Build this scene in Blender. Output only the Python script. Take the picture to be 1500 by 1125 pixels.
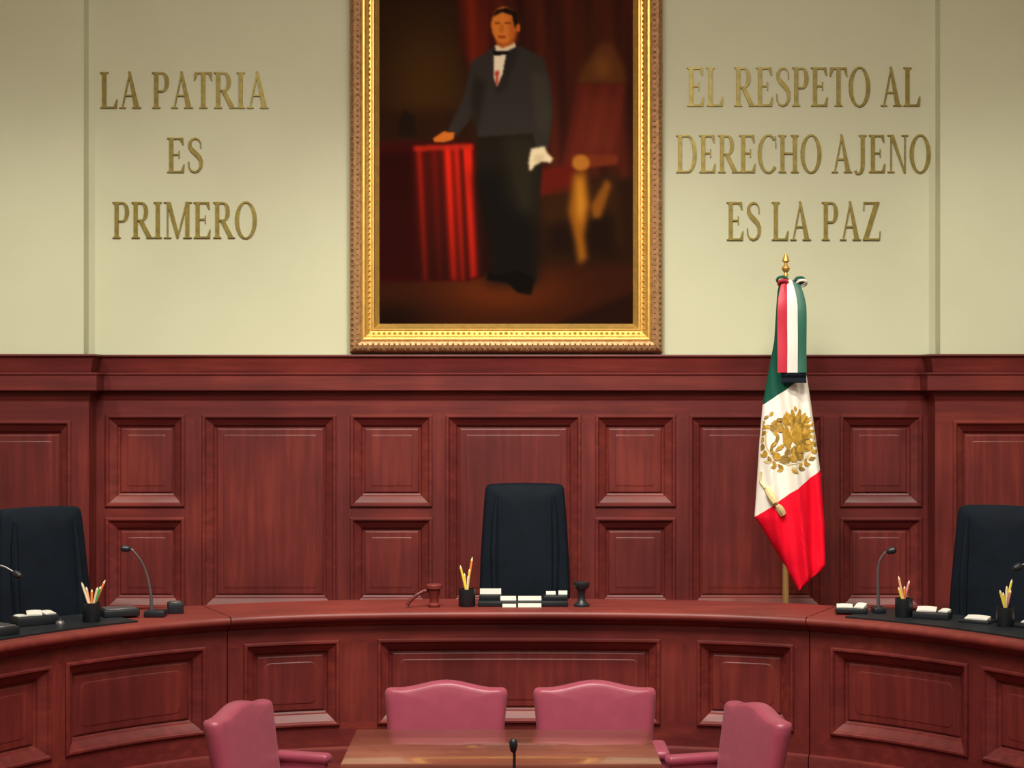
import bpy, bmesh, math, random
import numpy as np
from mathutils import Vector

random.seed(7)
PI = math.pi
for o in list(bpy.data.objects):
    bpy.data.objects.remove(o)
scene = bpy.context.scene
COL = scene.collection

# ------------------------------------------------------------------ camera
F = 2500.0                      # focal length in pixels of the 1500 px wide frame
EYE = 2.30                      # eye height above the floor
cam_d = bpy.data.cameras.new('camera')
cam_d.sensor_width = 36.0
cam_d.lens = F / 1500.0 * 36.0
cam_d.shift_y = 7.5 / 1500.0
cam_d.clip_end = 100
cam = bpy.data.objects.new('camera', cam_d)
cam.location = (0, 0, EYE)
cam.rotation_euler = (PI / 2, 0, 0)
COL.objects.link(cam)
scene.camera = cam

# ------------------------------------------------------------------ world, lights, exposure
world = bpy.data.worlds.new('world')
scene.world = world
world.use_nodes = True
wb = world.node_tree.nodes['Background']
wb.inputs[0].default_value = (1.0, 0.90, 0.80, 1)
wb.inputs[1].default_value = 0.10
scene.view_settings.view_transform = 'Standard'
scene.view_settings.look = 'None'
scene.view_settings.exposure = 0.0
scene.view_settings.gamma = 1.0
scene.view_settings.use_curve_mapping = False


def spot(loc, target, power, size, blend=1.0, radius=0.22, color=(1, 0.93, 0.78)):
    l = bpy.data.lights.new('ceiling_spot', 'SPOT')
    l.energy = power
    l.spot_size = math.radians(size)
    l.spot_blend = blend
    l.shadow_soft_size = radius
    l.color = color
    o = bpy.data.objects.new('ceiling_spot', l)
    o.location = loc
    d = Vector(target) - Vector(loc)
    o.rotation_euler = d.to_track_quat('-Z', 'Y').to_euler()
    COL.objects.link(o)


def area(loc, target, power, sx, sy, color=(1, 0.92, 0.82)):
    l = bpy.data.lights.new('fill_light', 'AREA')
    l.shape = 'RECTANGLE'
    l.size = sx
    l.size_y = sy
    l.energy = power
    l.color = color
    o = bpy.data.objects.new('fill_light', l)
    o.location = loc
    d = Vector(target) - Vector(loc)
    o.rotation_euler = d.to_track_quat('-Z', 'Y').to_euler()
    COL.objects.link(o)


# ceiling downlights washing the end wall and the bench
for sx, p in ((-3.8, 375), (-1.9, 335), (0.1, 640), (1.9, 245), (3.8, 370)):
    spot((sx, 7.6, 6.0), (sx * 0.97, 10.9, 0.45), p, 71, color=(1, 0.94, 0.80))
# added soft fill lights overhead, brightening bench fronts, chairs and table
area((0, 5.6, 6.05), (0, 6.0, 0), 450, 3.6, 1.6, color=(1, 0.88, 0.78))
area((0, 1.5, 6.05), (0, 3.0, 0), 200, 4.0, 1.6, color=(1, 0.88, 0.78))


def P(px, py, D):
    return ((px - 750) / F * D, D, EYE - (py - 570) / F * D)


# ------------------------------------------------------------------ materials
def new_mat(name):
    m = bpy.data.materials.new(name)
    m.use_nodes = True
    nt = m.node_tree
    return m, nt, nt.nodes['Principled BSDF']


def simple(name, col, rough=0.5, metal=0.0, spec=0.5, coat=0.0, sheen=0.0, noise=0.0, nscale=20, bump=0.0):
    m, nt, b = new_mat(name)
    b.inputs['Base Color'].default_value = (*col, 1)
    b.inputs['Roughness'].default_value = rough
    b.inputs['Metallic'].default_value = metal
    b.inputs['Specular IOR Level'].default_value = spec
    b.inputs['Coat Weight'].default_value = coat
    b.inputs['Sheen Weight'].default_value = sheen
    if noise or bump:
        tc = nt.nodes.new('ShaderNodeTexCoord')
        nz = nt.nodes.new('ShaderNodeTexNoise')
        nz.inputs['Scale'].default_value = nscale
        nz.inputs['Detail'].default_value = 4
        nt.links.new(tc.outputs['Object'], nz.inputs['Vector'])
        if noise:
            r = nt.nodes.new('ShaderNodeValToRGB')
            r.color_ramp.elements[0].position = 0.3
            r.color_ramp.elements[1].position = 0.7
            r.color_ramp.elements[0].color = (*[c * (1 - noise) for c in col], 1)
            r.color_ramp.elements[1].color = (*[min(1, c * (1 + noise)) for c in col], 1)
            nt.links.new(nz.outputs['Fac'], r.inputs['Fac'])
            nt.links.new(r.outputs['Color'], b.inputs['Base Color'])
        if bump:
            bp = nt.nodes.new('ShaderNodeBump')
            bp.inputs['Strength'].default_value = bump
            bp.inputs['Distance'].default_value = 0.01
            nt.links.new(nz.outputs['Fac'], bp.inputs['Height'])
            nt.links.new(bp.outputs['Normal'], b.inputs['Normal'])
    return m


def wood(name, dark, mid, light, scale, rough=0.5, coat=0.12, patch=1.0):
    m, nt, b = new_mat(name)
    tc = nt.nodes.new('ShaderNodeTexCoord')
    mp = nt.nodes.new('ShaderNodeMapping')
    mp.inputs['Scale'].default_value = scale
    nt.links.new(tc.outputs['Object'], mp.inputs['Vector'])
    n1 = nt.nodes.new('ShaderNodeTexNoise')
    n1.inputs['Scale'].default_value = 1.0
    n1.inputs['Detail'].default_value = 6
    n1.inputs['Roughness'].default_value = 0.6
    nt.links.new(mp.outputs['Vector'], n1.inputs['Vector'])
    n2 = nt.nodes.new('ShaderNodeTexNoise')
    n2.inputs['Scale'].default_value = 1.7
    n2.inputs['Detail'].default_value = 2
    nt.links.new(tc.outputs['Object'], n2.inputs['Vector'])
    mx = nt.nodes.new('ShaderNodeMath')
    mx.operation = 'MULTIPLY_ADD'
    nt.links.new(n2.outputs['Fac'], mx.inputs[0])
    mx.inputs[1].default_value = patch
    nt.links.new(n1.outputs['Fac'], mx.inputs[2])
    sb = nt.nodes.new('ShaderNodeMath')
    sb.operation = 'SUBTRACT'
    nt.links.new(mx.outputs[0], sb.inputs[0])
    sb.inputs[1].default_value = patch * 0.5
    r = nt.nodes.new('ShaderNodeValToRGB')
    e = r.color_ramp.elements
    e[0].position = 0.25
    e[0].color = (*dark, 1)
    e[1].position = 0.78
    e[1].color = (*light, 1)
    k = e.new(0.52)
    k.color = (*mid, 1)
    nt.links.new(sb.outputs[0], r.inputs['Fac'])
    nt.links.new(r.outputs['Color'], b.inputs['Base Color'])
    b.inputs['Roughness'].default_value = rough
    b.inputs['Specular IOR Level'].default_value = 0.35
    b.inputs['Coat Weight'].default_value = coat
    b.inputs['Coat Roughness'].default_value = 0.25
    return m


WD, WM, WL = (0.094, 0.0125, 0.0118), (0.133, 0.0180, 0.0158), (0.195, 0.0295, 0.0215)
M = {}
M['wood_v'] = wood('mahogany_vertical_grain', WD, WM, WL, (22, 22, 1.6))
M['wood_h'] = wood('mahogany_horizontal_grain', WD, WM, WL, (1.6, 22, 22))
M['wood_top'] = wood('mahogany_top', (0.125, 0.019, 0.016), (0.17, 0.026, 0.021), (0.22, 0.036, 0.027), (2, 18, 18), rough=0.5, coat=0.10)
M['wood_table'] = wood('walnut_table', (0.20, 0.062, 0.038), (0.27, 0.088, 0.054), (0.33, 0.12, 0.075), (1.5, 16, 16), rough=0.35, coat=1.0)
M['wood_table'].node_tree.nodes['Principled BSDF'].inputs['Coat Roughness'].default_value = 0.10
M['wood_table'].node_tree.nodes['Principled BSDF'].inputs['Coat IOR'].default_value = 1.6
M['plaster'] = simple('cream_plaster', (0.60, 0.63, 0.445), rough=0.9, spec=0.2, noise=0.02, nscale=2.5)
M['ceiling'] = simple('ceiling_paint', (0.75, 0.72, 0.62), rough=0.9, spec=0.1, noise=0.02)
M['carpet'] = simple('wine_carpet', (0.16, 0.03, 0.03), rough=0.95, spec=0.1, noise=0.2, nscale=60, bump=0.2)
M['gold'] = simple('gilt', (0.72, 0.46, 0.12), rough=0.42, metal=0.75, noise=0.12, nscale=25)
M['bronze'] = simple('aged_gilt', (0.42, 0.24, 0.11), rough=0.5, metal=0.6, noise=0.3, nscale=40)
M['letter'] = simple('brass_letters', (0.30, 0.24, 0.055), rough=0.38, metal=0.45, noise=0.25, nscale=7)
M['pink'] = simple('pink_leather', (0.330, 0.060, 0.104), rough=0.38, spec=0.5, sheen=0.10, noise=0.06, nscale=14)
M['black_cloth'] = simple('black_upholstery', (0.0035, 0.0075, 0.0135), rough=0.75, spec=0.14, sheen=0.0, noise=0.2, nscale=8)
M['black'] = simple('black_plastic', (0.010, 0.014, 0.018), rough=0.4)
M['grey'] = simple('grey_metal', (0.16, 0.16, 0.17), rough=0.35, metal=0.6)
M['paper'] = simple('white_paper', (0.62, 0.62, 0.56), rough=0.8)
M['chrome'] = simple('dark_steel', (0.25, 0.25, 0.26), rough=0.3, metal=0.9)
M['leg_wood'] = simple('dark_leg_wood', (0.06, 0.02, 0.012), rough=0.4, noise=0.2)
M['pole'] = simple('brass_pole', (0.42, 0.25, 0.09), rough=0.4, metal=0.5)
for k, c in {'yellow': (0.90, 0.72, 0.08), 'orange': (0.90, 0.28, 0.06), 'cream': (0.85, 0.74, 0.5), 'green': (0.05, 0.55, 0.13), 'peach': (0.9, 0.5, 0.28), 'rose': (0.75, 0.3, 0.28)}.items():
    M['pen_' + k] = simple('pencil_' + k, c, rough=0.4)
M['rib_red'] = simple('red_ribbon', (0.52, 0.02, 0.05), rough=0.5, sheen=0.2)
M['rib_white'] = simple('white_ribbon', (0.80, 0.78, 0.72), rough=0.5, sheen=0.2)
M['rib_green'] = simple('green_ribbon', (0.01, 0.11, 0.07), rough=0.5, sheen=0.2)
M['emb1'] = simple('gold_thread', (0.52, 0.31, 0.04), rough=0.5, spec=0.4, noise=0.2, nscale=60)
M['emb2'] = simple('dark_gold_thread', (0.30, 0.19, 0.04), rough=0.5, spec=0.4, noise=0.2, nscale=60)
M['emb3'] = simple('pale_gold_thread', (0.72, 0.60, 0.30), rough=0.5, spec=0.4, noise=0.1, nscale=60)


# ------------------------------------------------------------------ helpers
def link(name, me, mat=None, parent=None, smooth=False, sharp=38):
    o = bpy.data.objects.new(name, me)
    COL.objects.link(o)
    if mat is not None:
        me.materials.append(mat if not isinstance(mat, str) else M[mat])
    if parent is not None:
        o.parent = parent
    if smooth:
        me.polygons.foreach_set('use_smooth', [True] * len(me.polygons))
        try:
            me.set_sharp_from_angle(angle=math.radians(sharp))
        except Exception:
            pass
    return o


def tag(o, label=None, cat=None, group=None, kind=None):
    if label:
        o['label'] = label
    if cat:
        o['category'] = cat
    if group:
        o['group'] = group
    if kind:
        o['kind'] = kind
    return o


def thing(name, label, cat, loc=(0, 0, 0), rz=0.0, group=None):
    o = bpy.data.objects.new(name, None)
    COL.objects.link(o)
    o.location = loc
    o.rotation_euler = (0, 0, rz)
    o.empty_display_size = 0.1
    return tag(o, label, cat, group)


def copy_tree(o, parent=None):
    c = o.copy()
    COL.objects.link(c)
    if parent is not None:
        c.parent = parent
    for ch in list(o.children):
        copy_tree(ch, c)
    return c


class MB:
    def __init__(self):
        self.v = []
        self.f = []

    def add(self, vs, fs):
        n = len(self.v)
        self.v += [tuple(p) for p in vs]
        self.f += [tuple(i + n for i in f) for f in fs]
        return self

    def box(self, x0, x1, y0, y1, z0, z1):
        return self.add([(x0, y0, z0), (x1, y0, z0), (x1, y1, z0), (x0, y1, z0), (x0, y0, z1), (x1, y0, z1), (x1, y1, z1), (x0, y1, z1)],
                        [(0, 3, 2, 1), (4, 5, 6, 7), (0, 1, 5, 4), (1, 2, 6, 5), (2, 3, 7, 6), (3, 0, 4, 7)])

    def loft(self, rings, closed=True, cap0=True, cap1=True):
        n = len(rings[0])
        base = len(self.v)
        for r in rings:
            self.v += [tuple(p) for p in r]
        m = n if closed else n - 1
        for i in range(len(rings) - 1):
            for j in range(m):
                a = base + i * n + j
                b = base + i * n + (j + 1) % n
                self.f.append((a, b, b + n, a + n))
        if cap0:
            self.f.append(tuple(base + j for j in reversed(range(n))))
        if cap1:
            k = base + (len(rings) - 1) * n
            self.f.append(tuple(k + j for j in range(n)))
        return self

    def lathe(self, prof, n=16, c=(0, 0, 0)):
        rings = []
        for r, z in prof:
            rings.append([(c[0] + r * math.cos(2 * PI * j / n), c[1] + r * math.sin(2 * PI * j / n), c[2] + z) for j in range(n)])
        return self.loft(rings)

    def tube(self, pts, rad, n=8):
        pts = [Vector(p) for p in pts]
        rings = []
        up = Vector((0.13, 0.31, 0.94))
        for i, p in enumerate(pts):
            t = (pts[min(i + 1, len(pts) - 1)] - pts[max(i - 1, 0)]).normalized()
            a = t.cross(up)
            if a.length < 1e-3:
                a = t.cross(Vector((1, 0, 0)))
            a.normalize()
            b = t.cross(a)
            r = rad[i] if isinstance(rad, (list, tuple)) else rad
            rings.append([p + a * (r * math.cos(2 * PI * j / n)) + b * (r * math.sin(2 * PI * j / n)) for j in range(n)])
        return self.loft(rings)

    def mesh(self, name):
        me = bpy.data.meshes.new(name)
        me.from_pydata(self.v, [], self.f)
        bm = bmesh.new()
        bm.from_mesh(me)
        bmesh.ops.recalc_face_normals(bm, faces=bm.faces)
        bm.to_mesh(me)
        bm.free()
        return me

    def build(self, name, mat, parent=None, smooth=False, sharp=38):
        return link(name, self.mesh(name), mat, parent, smooth, sharp)


def bevel_box(name, x0, x1, y0, y1, z0, z1, r, mat, parent, seg=3):
    me = MB().box(x0, x1, y0, y1, z0, z1).mesh(name)
    bm = bmesh.new()
    bm.from_mesh(me)
    bmesh.ops.bevel(bm, geom=bm.edges[:] + bm.verts[:], offset=r, segments=seg, profile=0.5, affect='EDGES')
    bm.to_mesh(me)
    bm.free()
    return link(name, me, mat, parent, True)


def rrect(x0, x1, z0, z1, r, nseg=1, nc=5):
    """rounded rectangle loop, counter-clockwise, horizontals split in nseg"""
    pts = []
    r = max(r, 0.0008)
    for (cx, cz, a0, hx0, hx1, hz) in ((x1 - r, z0 + r, -PI / 2, x0 + r, x1 - r, z0), (x1 - r, z1 - r, 0, None, None, None),
                                       (x0 + r, z1 - r, PI / 2, x1 - r, x0 + r, z1), (x0 + r, z0 + r, PI, None, None, None)):
        if hx0 is not None:
            for i in range(1, nseg):
                pts.append((hx0 + (hx1 - hx0) * i / nseg, hz))
        for i in range(nc):
            a = a0 + (PI / 2) * i / (nc - 1)
            pts.append((cx + r * math.cos(a), cz + r * math.sin(a)))
    return pts


def panel(parent, Fm, u0, u1, z0, z1, nseg, rfield, mat, k=1.0, mat_m='wood_h'):
    """raised-field panel with its moulding; Fm maps (u, z, w) to world, w towards the room"""
    prof_m = [(-0.020, 0.0), (-0.020, 0.010), (-0.014, 0.017), (-0.004, 0.017), (0.002, 0.010), (0.006, 0.000), (0.024, -0.012), (0.042, -0.026), (0.048, -0.040), (0.058, -0.046)]
    prof_p = [(0.050, -0.050), (0.060, -0.046), (0.065, -0.040), (0.071, -0.0375), (0.100, -0.0370), (0.104, -0.0345), (0.110, -0.0340)]

    def rings(prof, rad):
        out = []
        for i, (ins, w) in enumerate(prof):
            ins *= k
            out.append([Fm(u, z, w * 0.95) for u, z in rrect(u0 + ins, u1 - ins, z0 + ins, z1 - ins, rad(i), nseg)])
        return out
    mp = MB().loft(rings(prof_p, lambda i: (0, 0, 0.002, 0.004, rfield * 0.9, rfield, rfield)[i]), cap0=False, cap1=False)
    # field: strips between matching points of the inner loop
    inner = rrect(u0 + 0.110 * k, u1 - 0.110 * k, z0 + 0.110 * k, z1 - 0.110 * k, rfield, nseg)
    ks = sorted(set([round(p[0], 5) for p in inner]))
    lo = {}
    hi = {}
    for p in inner:
        q = round(p[0], 5)
        lo[q] = min(lo.get(q, 9e9), p[1])
        hi[q] = max(hi.get(q, -9e9), p[1])
    fv = []
    ff = []
    for i, q in enumerate(ks):
        fv += [Fm(q, lo[q], -0.0323), Fm(q, hi[q], -0.0323)]
        if i:
            ff.append((2 * i - 2, 2 * i, 2 * i + 1, 2 * i - 1))
    mp.add(fv, ff)
    po = mp.build('panel', mat, parent, True, 12)
    MB().loft(rings(prof_m, lambda i: 0), cap0=False, cap1=False).build('panel_moulding', mat_m, po, True, 24)
    return po


def sweep(path, prof, closed_ends=True):
    """path: list of (x, y); room side is to the right of travel; prof: (z, w) pairs"""
    n = len(path)
    dirs = [(Vector(path[i + 1]) - Vector(path[i])).normalized() for i in range(n - 1)]
    mb = MB()
    rings = []
    for i, p in enumerate(path):
        if i == 0:
            nn = Vector((dirs[0].y, -dirs[0].x))
        elif i == n - 1:
            nn = Vector((dirs[-1].y, -dirs[-1].x))
        else:
            a = Vector((dirs[i - 1].y, -dirs[i - 1].x))
            b = Vector((dirs[i].y, -dirs[i].x))
            nn = (a + b) / (1 + a.dot(b))
        rings.append([(p[0] + nn.x * w, p[1] + nn.y * w, z) for z, w in prof])
    mb.loft(rings, closed=False, cap0=closed_ends, cap1=closed_ends)
    return mb


# ------------------------------------------------------------------ room shell
WY = 11.10          # plaster plane of the end wall
WS = F / WY


def wx(px):
    return (px - 750) / WS


def wz(py):
    return EYE - (py - 570) / WS


FLOOR_Z = 0.0
DAIS = 0.32
CEIL = 6.2
fl = tag(MB().box(-6.5, 6.5, -3.0, 11.4, -0.1, 0.0).build('floor', 'carpet'), kind='structure')
ce = tag(MB().box(-6.5, 6.5, -3.0, 11.4, CEIL, CEIL + 0.1).build('ceiling', 'ceiling'), kind='structure')
wl = tag(MB().box(-6.6, -6.5, -3.0, 11.4, 0, CEIL).build('wall_left', 'plaster'), kind='structure')
wr = tag(MB().box(6.5, 6.6, -3.0, 11.4, 0, CEIL).build('wall_right', 'plaster'), kind='structure')
wall = tag(MB().box(-2.85, 2.85, WY, WY + 0.3, 0, CEIL).build('wall_back', 'plaster'), kind='structure')

CORN = [(2.522, -0.03), (2.522, 0.050), (2.512, 0.052), (2.506, 0.046), (2.502, 0.036), (2.470, 0.028), (2.436, 0.020), (2.420, 0.018), (2.414, 0.016), (2.408, 0.014),
        (2.403, 0.066), (2.396, 0.072), (2.389, 0.068), (2.384, 0.064), (2.294, 0.064), (2.288, 0.058), (2.284, 0.014), (2.264, 0.010), (2.244, 0.008), (2.236, 0.003), (2.226, 0.0), (2.226, -0.03)]

# --- end wall wainscot between the two piers (board faces lie on y = WF)
WF = WY - 0.05
PIER_X = 2.69


def Fw(u, z, w):
    return (u, WF - w, z)


def board(parent, name, x0, x1, z0, z1, y=WF, th=0.05, mat='wood_v'):
    return MB().box(x0, x1, y, y + th, z0, z1).build(name, mat, parent)


ZT, ZB = wz(612), wz(886)
cols = [('s', 162, 268), ('t', 303, 489), ('s', 519, 629), ('t', 658, 846), ('s', 876, 984), ('t', 1013, 1199), ('s', 1233, 1343)]
cx0, cx1 = -PIER_X - 0.02, PIER_X + 0.02
xs = cx0
for kind, a, b in cols:
    board(wall, 'stile', xs, wx(a), ZB, ZT)
    xs = wx(b)
    if kind == 't':
        panel(wall, Fw, wx(a), wx(b), ZB, ZT, 2, 0.012, 'wood_v', 1.1)
    else:
        board(wall, 'rail', wx(a), wx(b), wz(762), wz(737), mat='wood_h')
        panel(wall, Fw, wx(a), wx(b), wz(737), ZT, 2, 0.012, 'wood_v', 1.1)
        panel(wall, Fw, wx(a), wx(b), ZB, wz(762), 2, 0.012, 'wood_v', 1.1)
board(wall, 'stile', xs, cx1, ZB, ZT)
board(wall, 'rail', cx0, cx1, ZT, 2.27, mat='wood_h')
board(wall, 'rail', cx0, cx1, DAIS, ZB, mat='wood_h')
sweep([(cx0, WF), (cx1, WF)], CORN).build('cornice', 'wood_h', wall, True)

# --- projecting wall sections on both sides
PD = 0.20
PF = WF - PD
for s, nm in ((-1, 'wall_back_left'), (1, 'wall_back_right')):
    xa, xb = sorted((s * (PIER_X + 0.063), s * 6.5))
    pr = tag(MB().box(xa, xb, WY - 0.13, WY + 0.3, 0, CEIL).build(nm, 'plaster'), kind='structure')

    def Fp(u, z, w):
        return (u, PF - w, z)
    pz0, pz1 = EYE - (886 - 570) / F * PF, EYE - (621 - 570) / F * PF
    e0 = s * PIER_X
    p0 = s * (PIER_X + 0.135)
    p1 = s * (PIER_X + 1.10)
    p2 = s * (PIER_X + 1.24)
    p3 = s * (PIER_X + 2.2)

    def sbox(name, a, b, z0, z1, mat):
        a, b = sorted((a, b))
        return MB().box(a, b, PF, PF + 0.05, z0, z1).build(name, mat, pr)
    MB().box(*sorted((e0 + s * 0.002, s * 6.5)), PF + 0.05, WY - 0.13, 0, 2.50).build('backing', 'wood_v', pr)
    sbox('stile', e0, p0, pz0, pz1, 'wood_v')
    sbox('stile', p1, p2, pz0, pz1, 'wood_v')
    sbox('stile', p3, s * 6.5, pz0, pz1, 'wood_v')
    sbox('rail', e0, s * 6.5, pz1, 2.27, 'wood_h')
    sbox('rail', e0, s * 6.5, DAIS, pz0, 'wood_h')
    for a, b in ((p0, p1), (p2, p3)):
        a, b = sorted((a, b))
        panel(pr, Fp, a, b, pz0, pz1, 2, 0.012, 'wood_v', 1.1)
    # return face of the pier
    a, b = sorted((e0, e0 + s * 0.05))
    MB().box(a, b, PF + 0.05, WF + 0.01, DAIS, 2.27).build('return_board', 'wood_v', pr)
    path = [(s * 6.5, PF), (e0, PF), (e0, WF + 0.04)]
    if s > 0:
        path = path[::-1]
    sweep(path, CORN).build('cornice', 'wood_h', pr, True)


# ------------------------------------------------------------------ curved bench
def sag(x):
    return 0.0504 * x * x + 0.0232 * x ** 4


BX0, BY0 = 0.015, 9.43
NS = 1200
_bx = np.linspace(-2.95, 2.95, NS)
_by = BY0 - sag(_bx)
_seg = np.hypot(np.diff(_bx), np.diff(_by))
_u = np.concatenate([[0], np.cumsum(_seg)])
_u -= np.interp(0.0, _bx, _u)
_px = 750 + F * (_bx + BX0) / _by


def u_at(px):
    return float(np.interp(px, _px, _u))


def bench_pt(u, w):
    x = float(np.interp(u, _u, _bx))
    slope = -(2 * 0.0504 * x + 4 * 0.0232 * x ** 3)
    l = math.hypot(1, slope)
    nx, ny = slope / l, -1 / l          # towards the room
    y = BY0 - sag(x)
    return (x + BX0 + nx * w, y + ny * w)


def Fb(u, z, w):
    x, y = bench_pt(u, w)
    return (x, y, z)


TOP_Z = 1.082


def bent_box(u0, u1, z0, z1, w0, w1, n=None):
    n = n or max(1, int(abs(u1 - u0) / 0.06))
    rings = []
    for i in range(n + 1):
        u = u0 + (u1 - u0) * i / n
        rings.append([Fb(u, z0, w0), Fb(u, z0, w1), Fb(u, z1, w1), Fb(u, z1, w0)])
    return MB().loft(rings)


def bent_sweep(u0, u1, prof):
    n = max(1, int(abs(u1 - u0) / 0.05))
    return MB().loft([[Fb(u0 + (u1 - u0) * i / n, z, w) for z, w in prof] for i in range(n + 1)])


PZ0, PZ1 = 0.475, 0.905


def bench(label, u0, u1, panels):
    t = thing('judges_bench', label, 'bench')
    g = 0.003
    # worktop with rounded front edge
    zt = TOP_Z
    prof = [(zt - 0.050, -0.49), (zt, -0.49), (zt, 0.045), (zt - 0.004, 0.058), (zt - 0.014, 0.068), (zt - 0.026, 0.070), (zt - 0.038, 0.066), (zt - 0.048, 0.056), (zt - 0.050, 0.045)]
    bent_sweep(u0 + g, u1 - g, prof).build('worktop', 'wood_top', t, True)
    prof = [(zt - 0.050, -0.02), (zt - 0.050, 0.034), (zt - 0.062, 0.030), (zt - 0.076, 0.014), (zt - 0.080, 0.001), (zt - 0.080, -0.02)]
    bent_sweep(u0 + g, u1 - g, prof).build('edge_moulding', 'wood_h', t, True)
    bent_box(u0 + g, u1 - g, PZ1, zt - 0.05, -0.035, 0.0).build('rail', 'wood_h', t, True)
    bent_box(u0 + g, u1 - g, 0.34, PZ0, -0.035, 0.0).build('rail', 'wood_h', t, True)
    prof = [(0.0, -0.035), (0.0, 0.022), (0.318, 0.022), (0.332, 0.018), (0.340, 0.004), (0.340, -0.035)]
    bent_sweep(u0 + g, u1 - g, prof).build('plinth', 'wood_h', t, True)
    x = u0 + g
    for a, b in panels:
        bent_box(x, a, PZ0, PZ1, -0.035, 0.0).build('stile', 'wood_v', t, True)
        panel(t, Fb, a, b, PZ0, PZ1, max(2, int((b - a) / 0.05)), 0.035, 'wood_v', 1.0)
        x = b
    bent_box(x, u1 - g, PZ0, PZ1, -0.035, 0.0).build('stile', 'wood_v', t, True)
    for e in (u0 + g, u1 - g - 0.03):
        bent_box(e, e + 0.03, DAIS, zt - 0.05, -0.46, -0.035, 1).build('end_panel', 'wood_v', t)
    return t


UL, UR = u_at(333), u_at(1186)
bench('middle section of the curved mahogany bench, in front of the central black chair', UL, UR,
      [(u_at(362), u_at(492)), (u_at(558), u_at(962)), (u_at(1026), u_at(1158))])
wp = []
bench('left wing of the curved mahogany bench, curving towards the viewer', _u[0] + 0.02, UL,
      [(u_at(-200), u_at(-90)), (u_at(-60), u_at(70)), (u_at(100), u_at(296))])
bench('right wing of the curved mahogany bench, beyond the flag', UR, _u[-1] - 0.02,
      [(u_at(1222), u_at(1414)), (u_at(1444), u_at(1570)), (u_at(1600), u_at(1700))])

# raised floor behind the bench
n = 60
rings = []
for i in range(n + 1):
    u = _u[0] + (_u[-1] - _u[0]) * i / n
    x, y = bench_pt(u, -0.036)
    rings.append((x, y))
mb = MB()
top = [(x, y, DAIS) for x, y in rings]
back = [(max(-6.49, min(6.49, x * (6.49 / 2.95 if i in (0, n) else 1.0))), WF - 0.001 if abs(x) < PIER_X - 0.01 else PF - 0.001, DAIS) for i, (x, y) in enumerate(rings)]
for i in range(n):
    a, b, c, d = top[i], top[i + 1], back[i + 1], back[i]
    q = [a, b, c, d]
    mb.add(q + [(p[0], p[1], 0.0) for p in q], [(0, 1, 2, 3), (4, 5, 1, 0), (6, 7, 3, 2), (5, 6, 2, 1), (7, 4, 0, 3)])
tag(mb.build('floor_dais', 'carpet'), kind='structure')


# ------------------------------------------------------------------ painting and frame
SF = F / 11.04


def fx(px):
    return (px - 750) / SF


def fz(py):
    return EYE - (py - 570) / SF


def poly_mask(pts, X, Y):
    inside = np.zeros(X.shape, bool)
    n = len(pts)
    j = n - 1
    for i in range(n):
        xi, yi = pts[i]
        xj, yj = pts[j]
        c = ((yi > Y) != (yj > Y))
        with np.errstate(divide='ignore', invalid='ignore'):
            xin = (xj - xi) * (Y - yi) / ((yj - yi) if yj != yi else 1e-9) + xi
        inside ^= c & (X < xin)
        j = i
    return inside.astype(float)


def blur(a, s):
    if s <= 0:
        return a
    r = int(3 * s + 1)
    k = np.exp(-0.5 * (np.arange(-r, r + 1) / s) ** 2)
    k /= k.sum()
    a = np.pad(a, r, mode='edge')
    a = np.apply_along_axis(lambda v: np.convolve(v, k, 'valid'), 0, a)
    a = np.apply_along_axis(lambda v: np.convolve(v, k, 'valid'), 1, a)
    return a


def srgb(c):
    c = np.asarray(c, float) / 255.0
    return np.where(c <= 0.04045, c / 12.92, ((c + 0.055) / 1.055) ** 2.4)


CX0, CX1, CY0, CY1 = 553.0, 936.0, -96.0, 481.0
NXC, NYC = 290, 437
gx = np.linspace(CX0, CX1, NXC)
gy = np.linspace(CY0, CY1, NYC)
X, Y = np.meshgrid(gx, gy)
SC = (NXC - 1) / (CX1 - CX0)
IMG = np.zeros((NYC, NXC, 3))
IMG[:] = (34, 15, 4)


def glow(cx, cy, sx, sy, col, a=1.0):
    m = np.exp(-((X - cx) / sx) ** 2 - ((Y - cy) / sy) ** 2) * a
    IMG[:] = IMG * (1 - m[..., None]) + np.array(col, float) * m[..., None]


def paint(pts, col, s=1.2, a=1.0, mod=None):
    m = blur(poly_mask(pts, X, Y), s * SC) * a
    c = np.array(col, float)[None, None, :] * np.ones_like(IMG)
    if mod is not None:
        c = np.clip(c * mod[..., None], 0, 255)
    IMG[:] = IMG * (1 - m[..., None]) + c * m[..., None]


def oval(cx, cy, rx, ry, n=24, tilt=0.0):
    return [(cx + rx * math.cos(2 * PI * i / n) * math.cos(tilt) - ry * math.sin(2 * PI * i / n) * math.sin(tilt),
             cy + rx * math.cos(2 * PI * i / n) * math.sin(tilt) + ry * math.sin(2 * PI * i / n) * math.cos(tilt)) for i in range(n)]


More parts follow.
